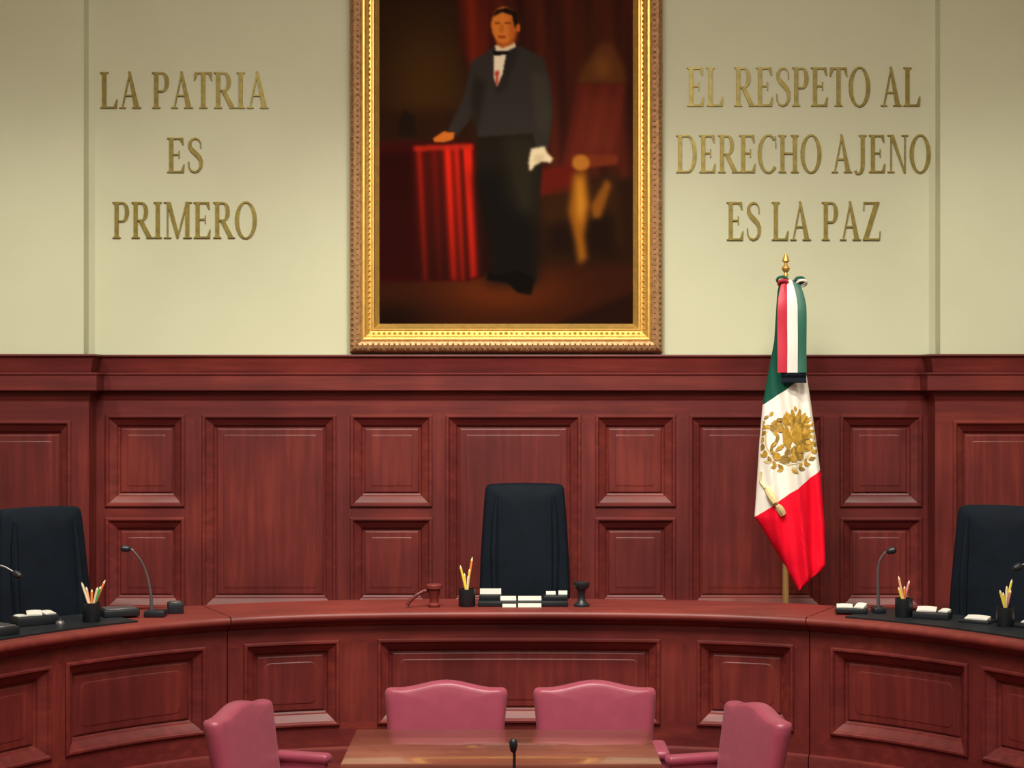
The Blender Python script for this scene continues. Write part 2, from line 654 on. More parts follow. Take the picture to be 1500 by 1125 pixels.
# a plain full-length portrait: a gentleman in a dark suit between a draped table and an armchair
glow(625, 120, 75, 110, (64, 40, 9))
folds = 0.85 + 0.16 * np.sin((X - 0.12 * Y) * 0.13) + 0.06 * np.sin(X * 0.31 + 1)
paint([(668, -110), (940, -110), (940, 260), (790, 260), (690, 130), (672, 60)], (70, 24, 11), 5, 0.95, folds)
paint([(668, -110), (735, -110), (725, 60), (700, 110), (678, 80)], (112, 30, 10), 5, 0.8, folds)
glow(870, 60, 50, 90, (62, 26, 10), 0.7)
paint([(550, 160), (690, 160), (690, 215), (550, 215)], (38, 14, 3), 8, 0.7)
paint([(550, 408), (940, 385), (940, 490), (550, 490)], (44, 16, 4), 5)
glow(735, 425, 95, 34, (92, 36, 6), 0.85)
paint([(800, 480), (936, 425), (936, 490), (780, 490)], (24, 8, 3), 4, 0.8)
glow(570, 470, 60, 26, (16, 3, 1), 0.9)
# table and cloth
paint([(553, 206), (690, 204), (695, 216), (553, 222)], (52, 10, 5), 1.5)
U = X - 0.05 * (Y - 210)


def fold(c, w, a):
    return a * np.exp(-((U - c) / w) ** 2)


cl = 0.34 + fold(613, 5, 0.35) + fold(655, 6, 0.75) + fold(668, 5, 0.55) + fold(684, 7, 0.95) + fold(635, 5, 0.12) - fold(676, 3, 0.12)
cl = cl * np.clip(1.15 - (Y - 215) / 330, 0.5, 1.1)
paint([(553, 216), (694, 212), (702, 300), (724, 398), (690, 412), (553, 412)], (58, 4, 1), 2)
paint([(604, 216), (694, 212), (704, 310), (720, 398), (680, 411), (610, 410)], (192, 30, 12), 2.5, 0.97, np.clip(cl, 0.12, 1.15))
paint([(606, 213), (692, 210), (694, 218), (606, 221)], (190, 38, 18), 2, 0.8)
paint([(553, 222), (604, 220), (612, 412), (553, 412)], (34, 2, 1), 5, 0.85)
paint([(582, 180), (592, 160), (608, 172), (610, 200), (584, 200)], (26, 14, 8), 2, 0.9)
# armchair
paint([(846, 122), (858, 92), (880, 62), (896, 62), (912, 92), (918, 122)], (92, 52, 18), 4, 0.8)
paint(oval(882, 98, 12, 18), (120, 72, 26), 5, 0.5)
paint([(846, 122), (916, 122), (907, 240), (822, 245)], (92, 30, 18), 2.5, 0.92, 0.95 + 0.06 * np.sin(X * 0.25 + Y * 0.05))
paint([(858, 140), (904, 140), (898, 222), (846, 226)], (112, 44, 26), 9, 0.5)
paint([(788, 248), (842, 240), (842, 282), (790, 288)], (96, 20, 10), 3, 0.9)
paint([(790, 290), (905, 250), (912, 360), (800, 380)], (50, 26, 6), 6, 0.8)
paint([(800, 330), (900, 310), (905, 375), (800, 375)], (20, 8, 3), 7, 0.85)
paint([(838, 226), (905, 226), (905, 240), (840, 248)], (110, 44, 18), 2, 0.9)
paint(oval(851, 238, 13, 12), (170, 106, 34), 2)
paint([(840, 252), (858, 250), (864, 300), (856, 345), (860, 378), (848, 388), (842, 350), (833, 310)], (150, 88, 16), 4, 0.9)
paint([(845, 262), (853, 260), (857, 300), (850, 330), (845, 305)], (205, 140, 40), 4, 0.7)
paint([(866, 300), (888, 262), (896, 270), (880, 318), (868, 320)], (132, 76, 18), 3, 0.9)
# figure
paint([(703, 188), (792, 186), (794, 250), (786, 330), (786, 412), (760, 420), (716, 408), (730, 380), (722, 318), (700, 250)], (27, 22, 14), 1.8)
paint([(735, 200), (782, 200), (780, 300), (765, 320)], (46, 40, 26), 7, 0.6)
paint([(690, 250), (735, 250), (745, 300), (790, 330), (790, 420), (712, 420)], (10, 7, 5), 10, 0.75)
paint([(730, 402), (716, 398), (712, 410), (744, 414), (758, 428), (778, 432), (784, 408), (760, 395)], (9, 5, 3), 1.6)
paint([(690, 90), (726, 66), (765, 68), (796, 84), (806, 120), (810, 165), (803, 218), (786, 216), (780, 195), (700, 200), (692, 170), (668, 200), (655, 190), (680, 140)], (47, 43, 38), 1.6)
paint([(694, 110), (712, 120), (700, 190), (694, 195), (690, 150)], (30, 24, 18), 4, 0.8)
paint([(778, 100), (800, 110), (806, 165), (800, 200), (786, 180)], (64, 58, 46), 5, 0.55)
paint([(732, 72), (762, 70), (740, 130), (728, 140), (722, 110)], (36, 31, 27), 2, 0.8)
paint([(724, 78), (742, 76), (736, 108), (728, 126), (723, 112)], (236, 222, 190), 1.2)
paint([(725, 104), (731, 102), (730, 122), (726, 124)], (170, 40, 20), 1.5, 0.9)
paint([(722, 74), (744, 72), (745, 79), (723, 81)], (14, 10, 8), 1)
paint([(725, 66), (754, 60), (755, 68), (744, 74), (726, 74)], (232, 214, 178), 1.2)
paint([(724, 40), (756, 40), (752, 64), (736, 70), (727, 64)], (176, 84, 26), 1.6)
paint(oval(738, 36, 18.5, 27), (214, 122, 44), 1.4)
paint([(746, 20), (760, 34), (756, 60), (746, 60)], (176, 84, 26), 3, 0.7)
paint([(721, 24), (727, 14), (742, 10), (757, 18), (760, 38), (754, 40), (750, 22), (736, 17)], (24, 12, 5), 1.2)
paint(oval(759, 40, 3.2, 6), (196, 100, 34), 1)
paint([(724, 32), (733, 31), (733, 34), (724, 35)], (110, 48, 14), 1, 0.8)
paint([(739, 31), (748, 32), (748, 35), (739, 34)], (110, 48, 14), 1, 0.8)
paint([(733, 34), (737, 34), (738, 46), (731, 46)], (188, 94, 30), 1.2, 0.8)
paint([(729, 52), (741, 52), (740, 55), (730, 55)], (140, 52, 22), 1, 0.8)
paint([(634, 202), (650, 192), (666, 194), (664, 204), (650, 208), (636, 208)], (206, 110, 36), 1.2)
paint([(778, 217), (798, 214), (802, 224), (811, 232), (806, 238), (794, 236), (784, 242), (776, 251), (774, 238)], (226, 212, 172), 1.6)
paint([(784, 226), (798, 226), (796, 234), (782, 240)], (180, 160, 118), 2.5, 0.5)
IMG = np.clip(IMG, 0, 255)
LIN = srgb(IMG)

root = thing('painting', 'tall oil painting of a standing man in a dark suit, in a gilt frame', 'painting', (0, 0, 0))
PY = 11.055
verts = np.stack([fx(X).ravel(), np.full(X.size, PY), fz(Y).ravel()], 1)
idx = np.arange(NXC * NYC).reshape(NYC, NXC)
q = np.stack([idx[:-1, :-1], idx[1:, :-1], idx[1:, 1:], idx[:-1, 1:]], -1).reshape(-1, 4)
me = bpy.data.meshes.new('canvas')
me.from_pydata(verts.tolist(), [], q.tolist())
att = me.color_attributes.new('paint', 'FLOAT_COLOR', 'POINT')
rgba = np.ones((X.size, 4), np.float32)
rgba[:, :3] = LIN.reshape(-1, 3) * 1.05
att.data.foreach_set('color', rgba.ravel())
m, nt, b = new_mat('oil_paint')
an = nt.nodes.new('ShaderNodeAttribute')
an.attribute_name = 'paint'
nt.links.new(an.outputs['Color'], b.inputs['Base Color'])
b.inputs['Roughness'].default_value = 0.6
b.inputs['Specular IOR Level'].default_value = 0.04
link('canvas', me, m, root)
MB().box(fx(CX0) - 0.03, fx(CX1) + 0.03, PY + 0.004, WY - 0.002, fz(CY1) - 0.03, fz(CY0) + 0.03).build('backing_board', 'leg_wood', root)

X0, X1, Z0, Z1 = fx(513), fx(970), fz(517), fz(-134)
FWD = fx(555) - X0


def frame_rings(prof):
    return [[(X0 + i, PY - d, Z0 + i), (X1 - i, PY - d, Z0 + i), (X1 - i, PY - d, Z1 - i), (X0 + i, PY - d, Z1 - i)] for i, d in prof]


def frame_mesh(prof, name, mat):
    rings = frame_rings(prof)
    return MB().loft(rings, cap0=False, cap1=False).build(name, mat, root)


frame_mesh([(0.0, -0.04), (0.0, 0.040), (0.010, 0.062), (0.028, 0.078), (0.050, 0.082), (0.068, 0.074), (0.078, 0.066)], 'frame', 'bronze')
frame_mesh([(0.078, 0.066), (0.086, 0.072), (0.098, 0.070), (0.106, 0.056), (0.126, 0.044), (0.140, 0.042), (0.146, 0.050), (0.156, 0.050), (0.162, 0.040), (0.188, 0.012), (0.190, -0.002)], 'gilt_liner', 'gold')
# carved ornament running round the outer band: joined, too small to pick apart
mb = MB()
mg = MB()
rnd = random.Random(3)


def bump(mbx, x, z, r, d, h, st=1.0):
    vs = [(x, PY - d - h, z)]
    for k in range(6):
        a = PI / 3 * k + 0.3
        vs.append((x + r * st * math.cos(a), PY - d + 0.003, z + r * math.sin(a)))
    mbx.add(vs, [(0, k + 1, (k + 1) % 6 + 1) for k in range(6)])


for (ax, az, bx_, bz) in ((X0, Z0, X1, Z0), (X1, Z0, X1, Z1), (X1, Z1, X0, Z1), (X0, Z1, X0, Z0)):
    L = math.hypot(bx_ - ax, bz - az)
    nn = int(L / 0.034)
    ux, uz = (bx_ - ax) / L, (bz - az) / L
    nx, nz = -uz, ux
    for i in range(nn):
        t = (i + 0.5) * L / nn
        if t < 0.03 or t > L - 0.03:
            continue
        for off, dd, rr, tgt in ((0.022, 0.072, 0.015, mb), (0.052, 0.078, 0.013, mb), (0.122, 0.046, 0.013, mg)):
            if tgt is mg and (t < 0.14 or t > L - 0.14):
                continue
            bump(tgt, ax + ux * t + nx * off, az + uz * t + nz * off, rr * rnd.uniform(0.8, 1.15), dd, 0.010)
tag(mb.build('carved_ornament', 'bronze', root), kind='stuff')
tag(mg.build('leaf_ornament', 'gold', root), kind='stuff')


# ------------------------------------------------------------------ raised letters
def stroke(pts, wid):
    out_l, out_r = [], []
    n = len(pts)
    for i, p in enumerate(pts):
        a = Vector(pts[max(0, i - 1)])
        b = Vector(pts[min(n - 1, i + 1)])
        d = (b - a).normalized()
        w = wid[i] / 2
        out_l.append((p[0] - d.y * w, p[1] + d.x * w))
        out_r.append((p[0] + d.y * w, p[1] - d.x * w))
    return [[out_l[i], out_r[i], out_r[i + 1], out_l[i + 1]] for i in range(n - 1)]


T, th = 0.125, 0.045


def R(x0, y0, x1, y1):
    return [[(x0, y0), (x1, y0), (x1, y1), (x0, y1)]]


def serif(x, y, w, up):
    s = 1 if up else -1
    return [[(x - w, y), (x + w, y), (x + w, y + s * 0.028), (x - w, y + s * 0.028)],
            [(x - w * 0.75, y + s * 0.028), (x + w * 0.75, y + s * 0.028), (x + T * 0.45, y + s * 0.075), (x - T * 0.45, y + s * 0.075)]]


def stem(x, t=T, bot=True, top=True, sw=0.13):
    o = R(x - t / 2, 0, x + t / 2, 1)
    if bot:
        o += serif(x, 0, sw, True)
    if top:
        o += serif(x, 1, sw, False)
    return o


def arc(cx, cy, rx, ry, a0, a1, tx=T, ty=th, n=20):
    o = []
    pr = None
    for i in range(n + 1):
        a = a0 + (a1 - a0) * i / n
        c, s = math.cos(a), math.sin(a)
        p = ((cx + rx * c, cy + ry * s), (cx + (rx - tx) * c, cy + (ry - ty) * s))
        if pr:
            o.append([pr[0], p[0], p[1], pr[1]])
        pr = p
    return o


def bowl(x, y0, y1, xr):
    cy, ry = (y0 + y1) / 2, (y1 - y0) / 2
    xm = x + (xr - x) * 0.42
    return arc(xm, cy, xr - xm, ry, -PI / 2, PI / 2) + R(x, y0, xm, y0 + th) + R(x, y1 - th, xm, y1)


def barE(x0, x1, y, up, h=0.16):
    o = R(x0, y - (0 if up else th), x1, y + (th if up else 0))
    s = 1 if up else -1
    o.append([(x1 - 0.10, y + s * th * 0.9), (x1, y), (x1 + 0.02, y + s * h), (x1 - 0.012, y + s * h)])
    return o


GL = {}
GL['I'] = (stem(0.16), 0.32)
GL['L'] = (stem(0.16) + barE(0.16, 0.56, 0, True, 0.25), 0.60)
GL['E'] = (stem(0.16) + barE(0.16, 0.56, 0, True, 0.24) + barE(0.16, 0.53, 1, False, 0.20) + R(0.2, 0.50, 0.42, 0.54) + [[(0.395, 0.41), (0.42, 0.41), (0.42, 0.63), (0.395, 0.63)]], 0.62)
GL['P'] = (stem(0.16) + bowl(0.2, 0.45, 1.0, 0.56), 0.60)
GL['R'] = (stem(0.16) + bowl(0.2, 0.47, 1.0, 0.56) + [[(0.26, 0.48), (0.40, 0.48), (0.68, 0.03), (0.53, 0.03)]] + R(0.50, 0, 0.73, 0.03), 0.70)
GL['D'] = (stem(0.16) + bowl(0.2, 0.0, 1.0, 0.72), 0.77)
GL['O'] = (arc(0.37, 0.5, 0.35, 0.52, 0, 2 * PI, n=40), 0.74)
GL['C'] = (arc(0.38, 0.5, 0.36, 0.52, 0.27 * PI, 1.76 * PI, n=34) + [[(0.60, 0.97), (0.63, 0.97), (0.65, 0.66), (0.62, 0.66)]], 0.68)
GL['T'] = (stem(0.30, top=False) + barE(0.30, 0.57, 1, False, 0.23) + [[(0.60 - a, b) for a, b in q] for q in barE(0.30, 0.57, 1, False, 0.23)], 0.60)
GL['H'] = (stem(0.16) + stem(0.58) + R(0.16, 0.49, 0.58, 0.49 + th), 0.74)
GL['A'] = ([[(0.10, 0.02), (0.145, 0.02), (0.375, 0.93), (0.345, 1.02)], [(0.31, 1.02), (0.375, 1.02), (0.65, 0.02), (0.50, 0.02)]] + R(0.19, 0.33, 0.53, 0.33 + th)
           + R(0.02, 0, 0.23, 0.03) + R(0.43, 0, 0.71, 0.03), 0.72)
GL['N'] = (R(0.12, 0, 0.165, 1) + serif(0.14, 0, 0.12, True)[:1] + R(0.02, 0.972, 0.22, 1) + [[(0.10, 1), (0.23, 1), (0.63, 0.0), (0.585, -0.02)]] + R(0.59, 0, 0.635, 1) + serif(0.61, 1, 0.11, False)[:1], 0.74)
GL['M'] = (R(0.12, 0, 0.165, 1) + serif(0.14, 0, 0.12, True)[:1] + R(0.02, 0.972, 0.22, 1) + [[(0.10, 1), (0.24, 1), (0.50, 0.12), (0.44, 0.0)], [(0.44, 0.0), (0.49, 0.0), (0.80, 1), (0.74, 1)]]
           + R(0.72, 0, 0.72 + T, 1) + serif(0.785, 0, 0.14, True)[:1] + R(0.74, 0.972, 0.93, 1), 0.94)
GL['Z'] = (R(0.06, 1 - th, 0.58, 1) + R(0.04, 0, 0.60, th) + [[(0.04, 0.0), (0.19, 0.0), (0.58, 1.0), (0.43, 1.0)]] + [[(0.06, 1), (0.09, 1), (0.08, 0.78), (0.055, 0.78)], [(0.575, 0), (0.60, 0), (0.62, 0.24), (0.595, 0.24)]], 0.64)
GL['J'] = (R(0.27, 0.2, 0.27 + T, 1) + serif(0.332, 1, 0.13, False) + stroke([(0.333, 0.25), (0.325, 0.12), (0.28, 0.02), (0.20, -0.03), (0.12, -0.01), (0.09, 0.06)], [T, T * 0.95, T * 0.7, 0.05, 0.07, 0.09]), 0.50)
sp = [(0.46, 0.70), (0.455, 0.86), (0.39, 0.95), (0.29, 0.985), (0.18, 0.95), (0.115, 0.86), (0.12, 0.74), (0.19, 0.64), (0.30, 0.55), (0.41, 0.45), (0.47, 0.33), (0.46, 0.17), (0.39, 0.06), (0.28, 0.015), (0.16, 0.05), (0.09, 0.15), (0.075, 0.32)]
GL['S'] = (stroke(sp, [0.025, 0.03, 0.045, 0.05, 0.065, 0.09, 0.115, 0.13, 0.135, 0.13, 0.115, 0.09, 0.065, 0.05, 0.05, 0.04, 0.03]), 0.54)
GMESH = {}


def glyph(ch):
    if ch not in GMESH:
        mb = MB()
        for qi, qd in enumerate(GL[ch][0]):
            ar = sum(qd[i][0] * qd[(i + 1) % 4][1] - qd[(i + 1) % 4][0] * qd[i][1] for i in range(4))
            if ar < 0:
                qd = qd[::-1]
            mb.loft([[(x, 0, y) for x, y in qd], [(x, -1 - 0.012 * (qi % 7), y) for x, y in qd]])
        me = mb.mesh('letter')
        me.materials.append(M['letter'])
        GMESH[ch] = me
    return GMESH[ch]


def text_line(parent, txt, px0, px1, py0, py1):
    adv, x = [], 0.0
    for ch in txt:
        if ch == ' ':
            x += 0.30
            continue
        adv.append((ch, x))
        x += GL[ch][1] + 0.015
    total = x
    h = (py1 - py0) / WS
    sx = (px1 - px0) / WS / total
    for ch, a in adv:
        o = bpy.data.objects.new('letter', glyph(ch))
        COL.objects.link(o)
        o.parent = parent
        o.location = (wx(px0) + a * sx, WY - 0.0005, wz(py1))
        o.scale = (sx, 0.012, h)


ins = thing('wall_inscription', 'raised brass lettering reading LA PATRIA ES PRIMERO on the cream wall', 'inscription')
text_line(ins, 'LA PATRIA', 146, 395, 106, 159)
text_line(ins, 'ES', 244, 299, 202, 253)
text_line(ins, 'PRIMERO', 164, 378, 296, 349)
ins = thing('wall_inscription', 'raised brass lettering reading EL RESPETO AL DERECHO AJENO ES LA PAZ', 'inscription')
text_line(ins, 'EL RESPETO AL', 1005, 1349, 99, 156)
text_line(ins, 'DERECHO AJENO', 989, 1364, 198, 253)
text_line(ins, 'ES LA PAZ', 1063, 1291, 296, 352)

# ------------------------------------------------------------------ flag
FD = 10.5
FSC = F / FD
flag = thing('flag_on_pole', 'green white and red flag hanging folded on a brass-tipped pole behind the bench', 'flag', P(1151, 570, FD)[:2] + (DAIS,))
FOX, FOZ = P(1151, 570, FD)[0], DAIS


def fl_x(px):
    return (px - 750) / FSC - FOX


def fl_z(py):
    return EYE - (py - 570) / FSC - FOZ


rows = [(411, 1143, 1168), (425, 1139, 1172), (450, 1137, 1174), (500, 1134, 1177), (547, 1125, 1181), (592, 1117, 1188), (650, 1112, 1196), (700, 1109, 1203), (745, 1106, 1206), (757, 1105, 1207),
        (770, 1114, 1208), (785, 1123, 1208), (810, 1138, 1209), (828, 1149, 1209), (836, 1153, 1203), (845, 1158, 1191), (855, 1163, 1178), (862, 1167, 1170)]
ry = [r[0] for r in rows]


def fl_edges(py):
    return float(np.interp(py, ry, [r[1] for r in rows])), float(np.interp(py, ry, [r[2] for r in rows]))


def fl_front(px, py):
    a, b_ = fl_edges(py)
    s = max(-1, min(1, (px - (a + b_) / 2) / max(1e-6, (b_ - a) / 2)))
    g = min(1.0, max(0.0, (py - 420) / 260.0))
    bulge = (0.045 + 0.055 * g) * math.sqrt(max(0.0, 1 - s * s))
    ph = (px - 1155) * 0.16 - (py - 620) * 0.018
    h = min(1.0, max(0.0, (py - 690) / 110.0))
    f = (0.010 + 0.012 * g) * math.cos(ph) + (0.004 + 0.005 * g) * math.cos(ph * 2.3 + 1.0) - 0.075 * h * math.exp(-((px - 1187 - 0.04 * (py - 760)) / 7.0) ** 2)
    return -bulge - f * (1 - s ** 4)


mb = MB()
rings = []
NF, NB = 44, 14
pys = [411 + (862 - 411) * (i / 150.0) for i in range(151)]
for py in pys:
    a, b_ = fl_edges(py)
    ring = []
    for i in range(NF + 1):
        s = -math.cos(PI * i / NF)
        px = (a + b_) / 2 + s * (b_ - a) / 2
        ring.append((fl_x(px), fl_front(px, py), fl_z(py)))
    for i in range(1, NB):
        s = math.cos(PI * i / NB)
        px = (a + b_) / 2 + s * (b_ - a) / 2
        ring.append((fl_x(px), 0.045 * math.sqrt(max(0, 1 - s * s)) + 0.012 * math.cos(px * 0.3) * (1 - s ** 4), fl_z(py)))
    rings.append(ring)
mb.loft(rings)
m, nt, b = new_mat('flag_satin')
tc = nt.nodes.new('ShaderNodeTexCoord')
sx_ = nt.nodes.new('ShaderNodeSeparateXYZ')
nt.links.new(tc.outputs['Object'], sx_.inputs[0])


def side_of(pa, pb):
    (xa, za), (xb, zb) = (fl_x(pa[0]), fl_z(pa[1])), (fl_x(pb[0]), fl_z(pb[1]))
    A, B = -(zb - za), (xb - xa)
    C = -(A * xa + B * za)
    m1 = nt.nodes.new('ShaderNodeMath'); m1.operation = 'MULTIPLY_ADD'
    nt.links.new(sx_.outputs['X'], m1.inputs[0]); m1.inputs[1].default_value = A; m1.inputs[2].default_value = C
    m2 = nt.nodes.new('ShaderNodeMath'); m2.operation = 'MULTIPLY_ADD'
    nt.links.new(sx_.outputs['Z'], m2.inputs[0]); m2.inputs[1].default_value = B
    nt.links.new(m1.outputs[0], m2.inputs[2])
    g = nt.nodes.new('ShaderNodeMath'); g.operation = 'GREATER_THAN'
    nt.links.new(m2.outputs[0], g.inputs[0]); g.inputs[1].default_value = 0.0
    return g


g1 = side_of((1117, 593), (1180, 548))      # above: green
g2 = side_of((1105, 757), (1203, 686))      # above: white
mixa = nt.nodes.new('ShaderNodeMix'); mixa.data_type = 'RGBA'
mixa.inputs['A'].default_value = (0.93, 0.004, 0.028, 1)
mixa.inputs['B'].default_value = (0.90, 0.89, 0.80, 1)
nt.links.new(g2.outputs[0], mixa.inputs['Factor'])
mixb = nt.nodes.new('ShaderNodeMix'); mixb.data_type = 'RGBA'
nt.links.new(mixa.outputs['Result'], mixb.inputs['A'])
mixb.inputs['B'].default_value = (0.006, 0.085, 0.055, 1)
nt.links.new(g1.outputs[0], mixb.inputs['Factor'])
nt.links.new(mixb.outputs['Result'], b.inputs['Base Color'])
b.inputs['Roughness'].default_value = 0.6
b.inputs['Specular IOR Level'].default_value = 0.2
cloth = mb.build('cloth', m, flag, True)
MB().lathe([(0.10, 0.0), (0.17, 0.0), (0.17, 0.03), (0.12, 0.05), (0.05, 0.08), (0.03, 0.14), (0.018, 0.16)], 20).build('base', 'pole', flag, True)
MB().lathe([(0.021, 0.14), (0.021, fl_z(408)), (0.010, fl_z(407))], 12).build('pole', 'pole', flag, True)
z0 = fl_z(408)
fin = [(0.012, 0.0), (0.016, 0.02), (0.010, 0.035), (0.022, 0.050), (0.026, 0.062), (0.020, 0.074), (0.010, 0.084), (0.010, 0.096), (0.024, 0.108), (0.018, 0.125), (0.009, 0.145), (0.001, 0.162)]
MB().lathe([(r, z0 + z) for r, z in fin], 14).build('finial', 'gold', flag, True)


def strip(name, tops, bots, mat, y0, y1, fy=0.0):
    mb = MB()
    rings = []
    nr = 14
    for i in range(nr + 1):
        t = i / nr
        py = tops[2] + (bots[2] - tops[2]) * t
        bow = math.sin(min(1, t * 3) * PI / 2)
        xa = tops[0] + (bots[0] - tops[0]) * bow
        xb = tops[1] + (bots[1] - tops[1]) * bow
        y = y0 + (y1 - y0) * bow + 0.004 * math.sin(9 * t + xa)
        ring = []
        for px, dy in ((xa, 0), ((xa + xb) / 2, -0.008), (xb, 0)):
            ring.append((fl_x(px), y + dy, fl_z(py)))
        for px in (xb, xa):
            ring.append((fl_x(px), y + 0.004, fl_z(py)))
        rings.append(ring)
    return mb.loft(rings).build(name, mat, flag, True)


rb = strip('ribbon', (1143, 1150, 411), (1134, 1148, 546), 'rib_red', -0.075, -0.135)
rb['label'] = 'red ribbon tail'
rb = strip('ribbon', (1150, 1157, 411), (1148, 1163, 546), 'rib_white', -0.078, -0.14)
rb['label'] = 'white ribbon tail'
rb = strip('ribbon', (1157, 1166, 411), (1163, 1176, 546), 'rib_green', -0.075, -0.135)
rb['label'] = 'green ribbon tail'
rb = strip('dark_band', (1138, 1176, 545), (1140, 1176, 561), 'black_cloth', -0.128, -0.128)  # plain dark band across the lower ends of the ribbon tails
rb['label'] = 'dark band at the ribbon ends'
for cx, cy, mt in ((1142, 411, 'rib_green'), (1144, 416, 'rib_red'), (1171, 416, 'rib_white'), (1168, 412, 'rib_green')):
    pts = []
    for i in range(13):
        a = 2 * PI * i / 12
        pts.append((fl_x(cx + 7 * math.cos(a)), -0.085 + 0.02 * math.sin(a), fl_z(cy + 4 * math.sin(a))))
    MB().tube(pts, 0.009, 6).build('bow_loop', mt, flag, True)
# tassel cord
pts = []
for (px, py) in ((1113, 690), (1112, 705), (1118, 714)):
    pts.append((fl_x(px), fl_front(px, py) - 0.012, fl_z(py)))
MB().tube(pts, 0.008, 6).build('cord', 'emb3', flag, True)
for (xa, ya, xb, yb) in ((1120, 714, 1131, 735), (1134, 738, 1143, 752)):
    pts = []
    for t in (0, 0.3, 0.7, 1.0):
        px, py = xa + (xb - xa) * t, ya + (yb - ya) * t
        pts.append((fl_x(px), fl_front(px, py) - 0.016, fl_z(py)))
    MB().tube(pts, [0.014, 0.024, 0.026, 0.022], 8).build('tassel', 'emb3', flag, True)

# embroidered coat of arms following the cloth
EM = {'emb1': MB(), 'emb2': MB(), 'emb3': MB()}
EC = (1154.0, 642.0)


def em(pts, mat='emb1', lift=0.004):
    n = len(pts)
    cx = sum(p[0] for p in pts) / n
    cy = sum(p[1] for p in pts) / n
    vs = []

    def V(px, py):
        a, b_ = fl_edges(py)
        px = max(a + 1.5, min(b_ - 1.5, px))
        return (fl_x(px), fl_front(px, py) - lift, fl_z(py))
    vs.append(V(cx, cy))
    mid = []
    for p in pts:
        mid.append(V(cx + (p[0] - cx) * 0.5, cy + (p[1] - cy) * 0.5))
    out = [V(*p) for p in pts]
    vs += mid + out
    fs = []
    for i in range(n):
        j = (i + 1) % n
        fs.append((0, 1 + i, 1 + j))
        fs.append((1 + i, 1 + n + i, 1 + n + j, 1 + j))
    EM[mat].add(vs, fs)


def leaf(x, y, ang, L, W, mat, lift=0.004):
    c, s = math.cos(ang), math.sin(ang)
    pts = []
    for t, w in ((0, 0), (0.25, 0.8), (0.55, 1), (0.85, 0.5), (1, 0), (0.85, -0.5), (0.55, -1), (0.25, -0.8)):
        a, b_ = t * L, w * W / 2
        pts.append((x + a * c - b_ * s, y + a * s + b_ * c))
    em(pts, mat, lift)


# wreath of leaves: half ring under the eagle
for i in range(15):
    a = PI * (-0.02 + 1.16 * i / 14.0)
    x, y = EC[0] + 40 * math.cos(a) - 2, EC[1] + 4 + 41 * math.sin(a)
    d = a + PI / 2 if a > PI / 2 else a - PI / 2
    leaf(x, y, d + 0.5, 11, 6, 'emb2' if i % 2 else 'emb1')
    leaf(x, y, d - 0.5, 10, 5, 'emb1' if i % 3 else 'emb3')
for i in range(22):
    a0, a1 = PI * (-0.05 + 1.2 * i / 22.0), PI * (-0.05 + 1.2 * (i + 1) / 22.0)
    em([(EC[0] + r * math.cos(a), EC[1] + 2 + r * math.sin(a)) for r, a in ((34, a0), (36, a0), (36, a1), (34, a1))], 'emb3', 0.003)
em([(1171 + 24 * math.cos(2 * PI * k / 16), 635 + 28 * math.sin(2 * PI * k / 16)) for k in range(16)], 'emb1', 0.0035)
# spread wing on the right: fan of feathers in three tiers
for tier, (r0, r1, nf, w, mt) in enumerate(((8, 36, 11, 8.5, 'emb1'), (6, 26, 9, 7.5, 'emb2'), (4, 17, 7, 7, 'emb1'))):
    for i in range(nf):
        a = -0.62 * PI + 0.98 * PI * i / (nf - 1)
        k = 1.0 - 0.12 * abs(i / (nf - 1) - 0.4)
        leaf(1160 + r0 * math.cos(a), 634 + r0 * math.sin(a), a, (r1 - r0) * k, w, mt, 0.005 + 0.0012 * tier)
# far wing, upright feathers on the left
for i in range(6):
    a = -0.92 * PI + 0.30 * PI * i / 5
    leaf(1145, 632, a, 24 - i, 5.5, 'emb2' if i % 2 else 'emb1', 0.005)
# body, neck, head, beak
em([(1148, 622), (1160, 620), (1168, 634), (1165, 652), (1152, 660), (1144, 648), (1143, 632)], 'emb1', 0.008)
em([(1147, 626), (1142, 616), (1145, 607), (1153, 605), (1158, 612), (1157, 624)], 'emb1', 0.009)
em([(1143, 612), (1136, 612), (1133, 617), (1138, 617), (1144, 616)], 'emb2', 0.010)
# tail, legs
for i in range(5):
    leaf(1158, 652, 0.20 * PI + 0.1 * PI * i, 20, 5, 'emb1' if i % 2 else 'emb2', 0.006)
leaf(1152, 655, 0.62 * PI, 16, 6, 'emb2', 0.008)
leaf(1146, 650, 0.80 * PI, 17, 6, 'emb1', 0.008)
# snake held in the beak
sn = [(1134, 616), (1128, 622), (1131, 631), (1137, 638), (1134, 647), (1128, 652), (1126, 660), (1132, 664)]
for i in range(len(sn) - 1):
    (xa, ya), (xb, yb) = sn[i], sn[i + 1]
    l = math.hypot(xb - xa, yb - ya)
    ox, oy = -(yb - ya) / l * 2.2, (xb - xa) / l * 2.2
    em([(xa + ox, ya + oy), (xb + ox, yb + oy), (xb - ox, yb - oy), (xa - ox, ya - oy)], 'emb2' if i % 2 else 'emb1', 0.009)
# prickly pear pads and the ground under them
for x, y, rx, ry_, mt in ((1146, 672, 8, 6, 'emb2'), (1158, 670, 7, 6, 'emb1'), (1135, 668, 6, 6, 'emb1'), (1168, 668, 6, 5, 'emb2'), (1152, 664, 5, 5, 'emb3')):
    em([(x + rx * math.cos(2 * PI * k / 10), y + ry_ * math.sin(2 * PI * k / 10)) for k in range(10)], mt, 0.006)
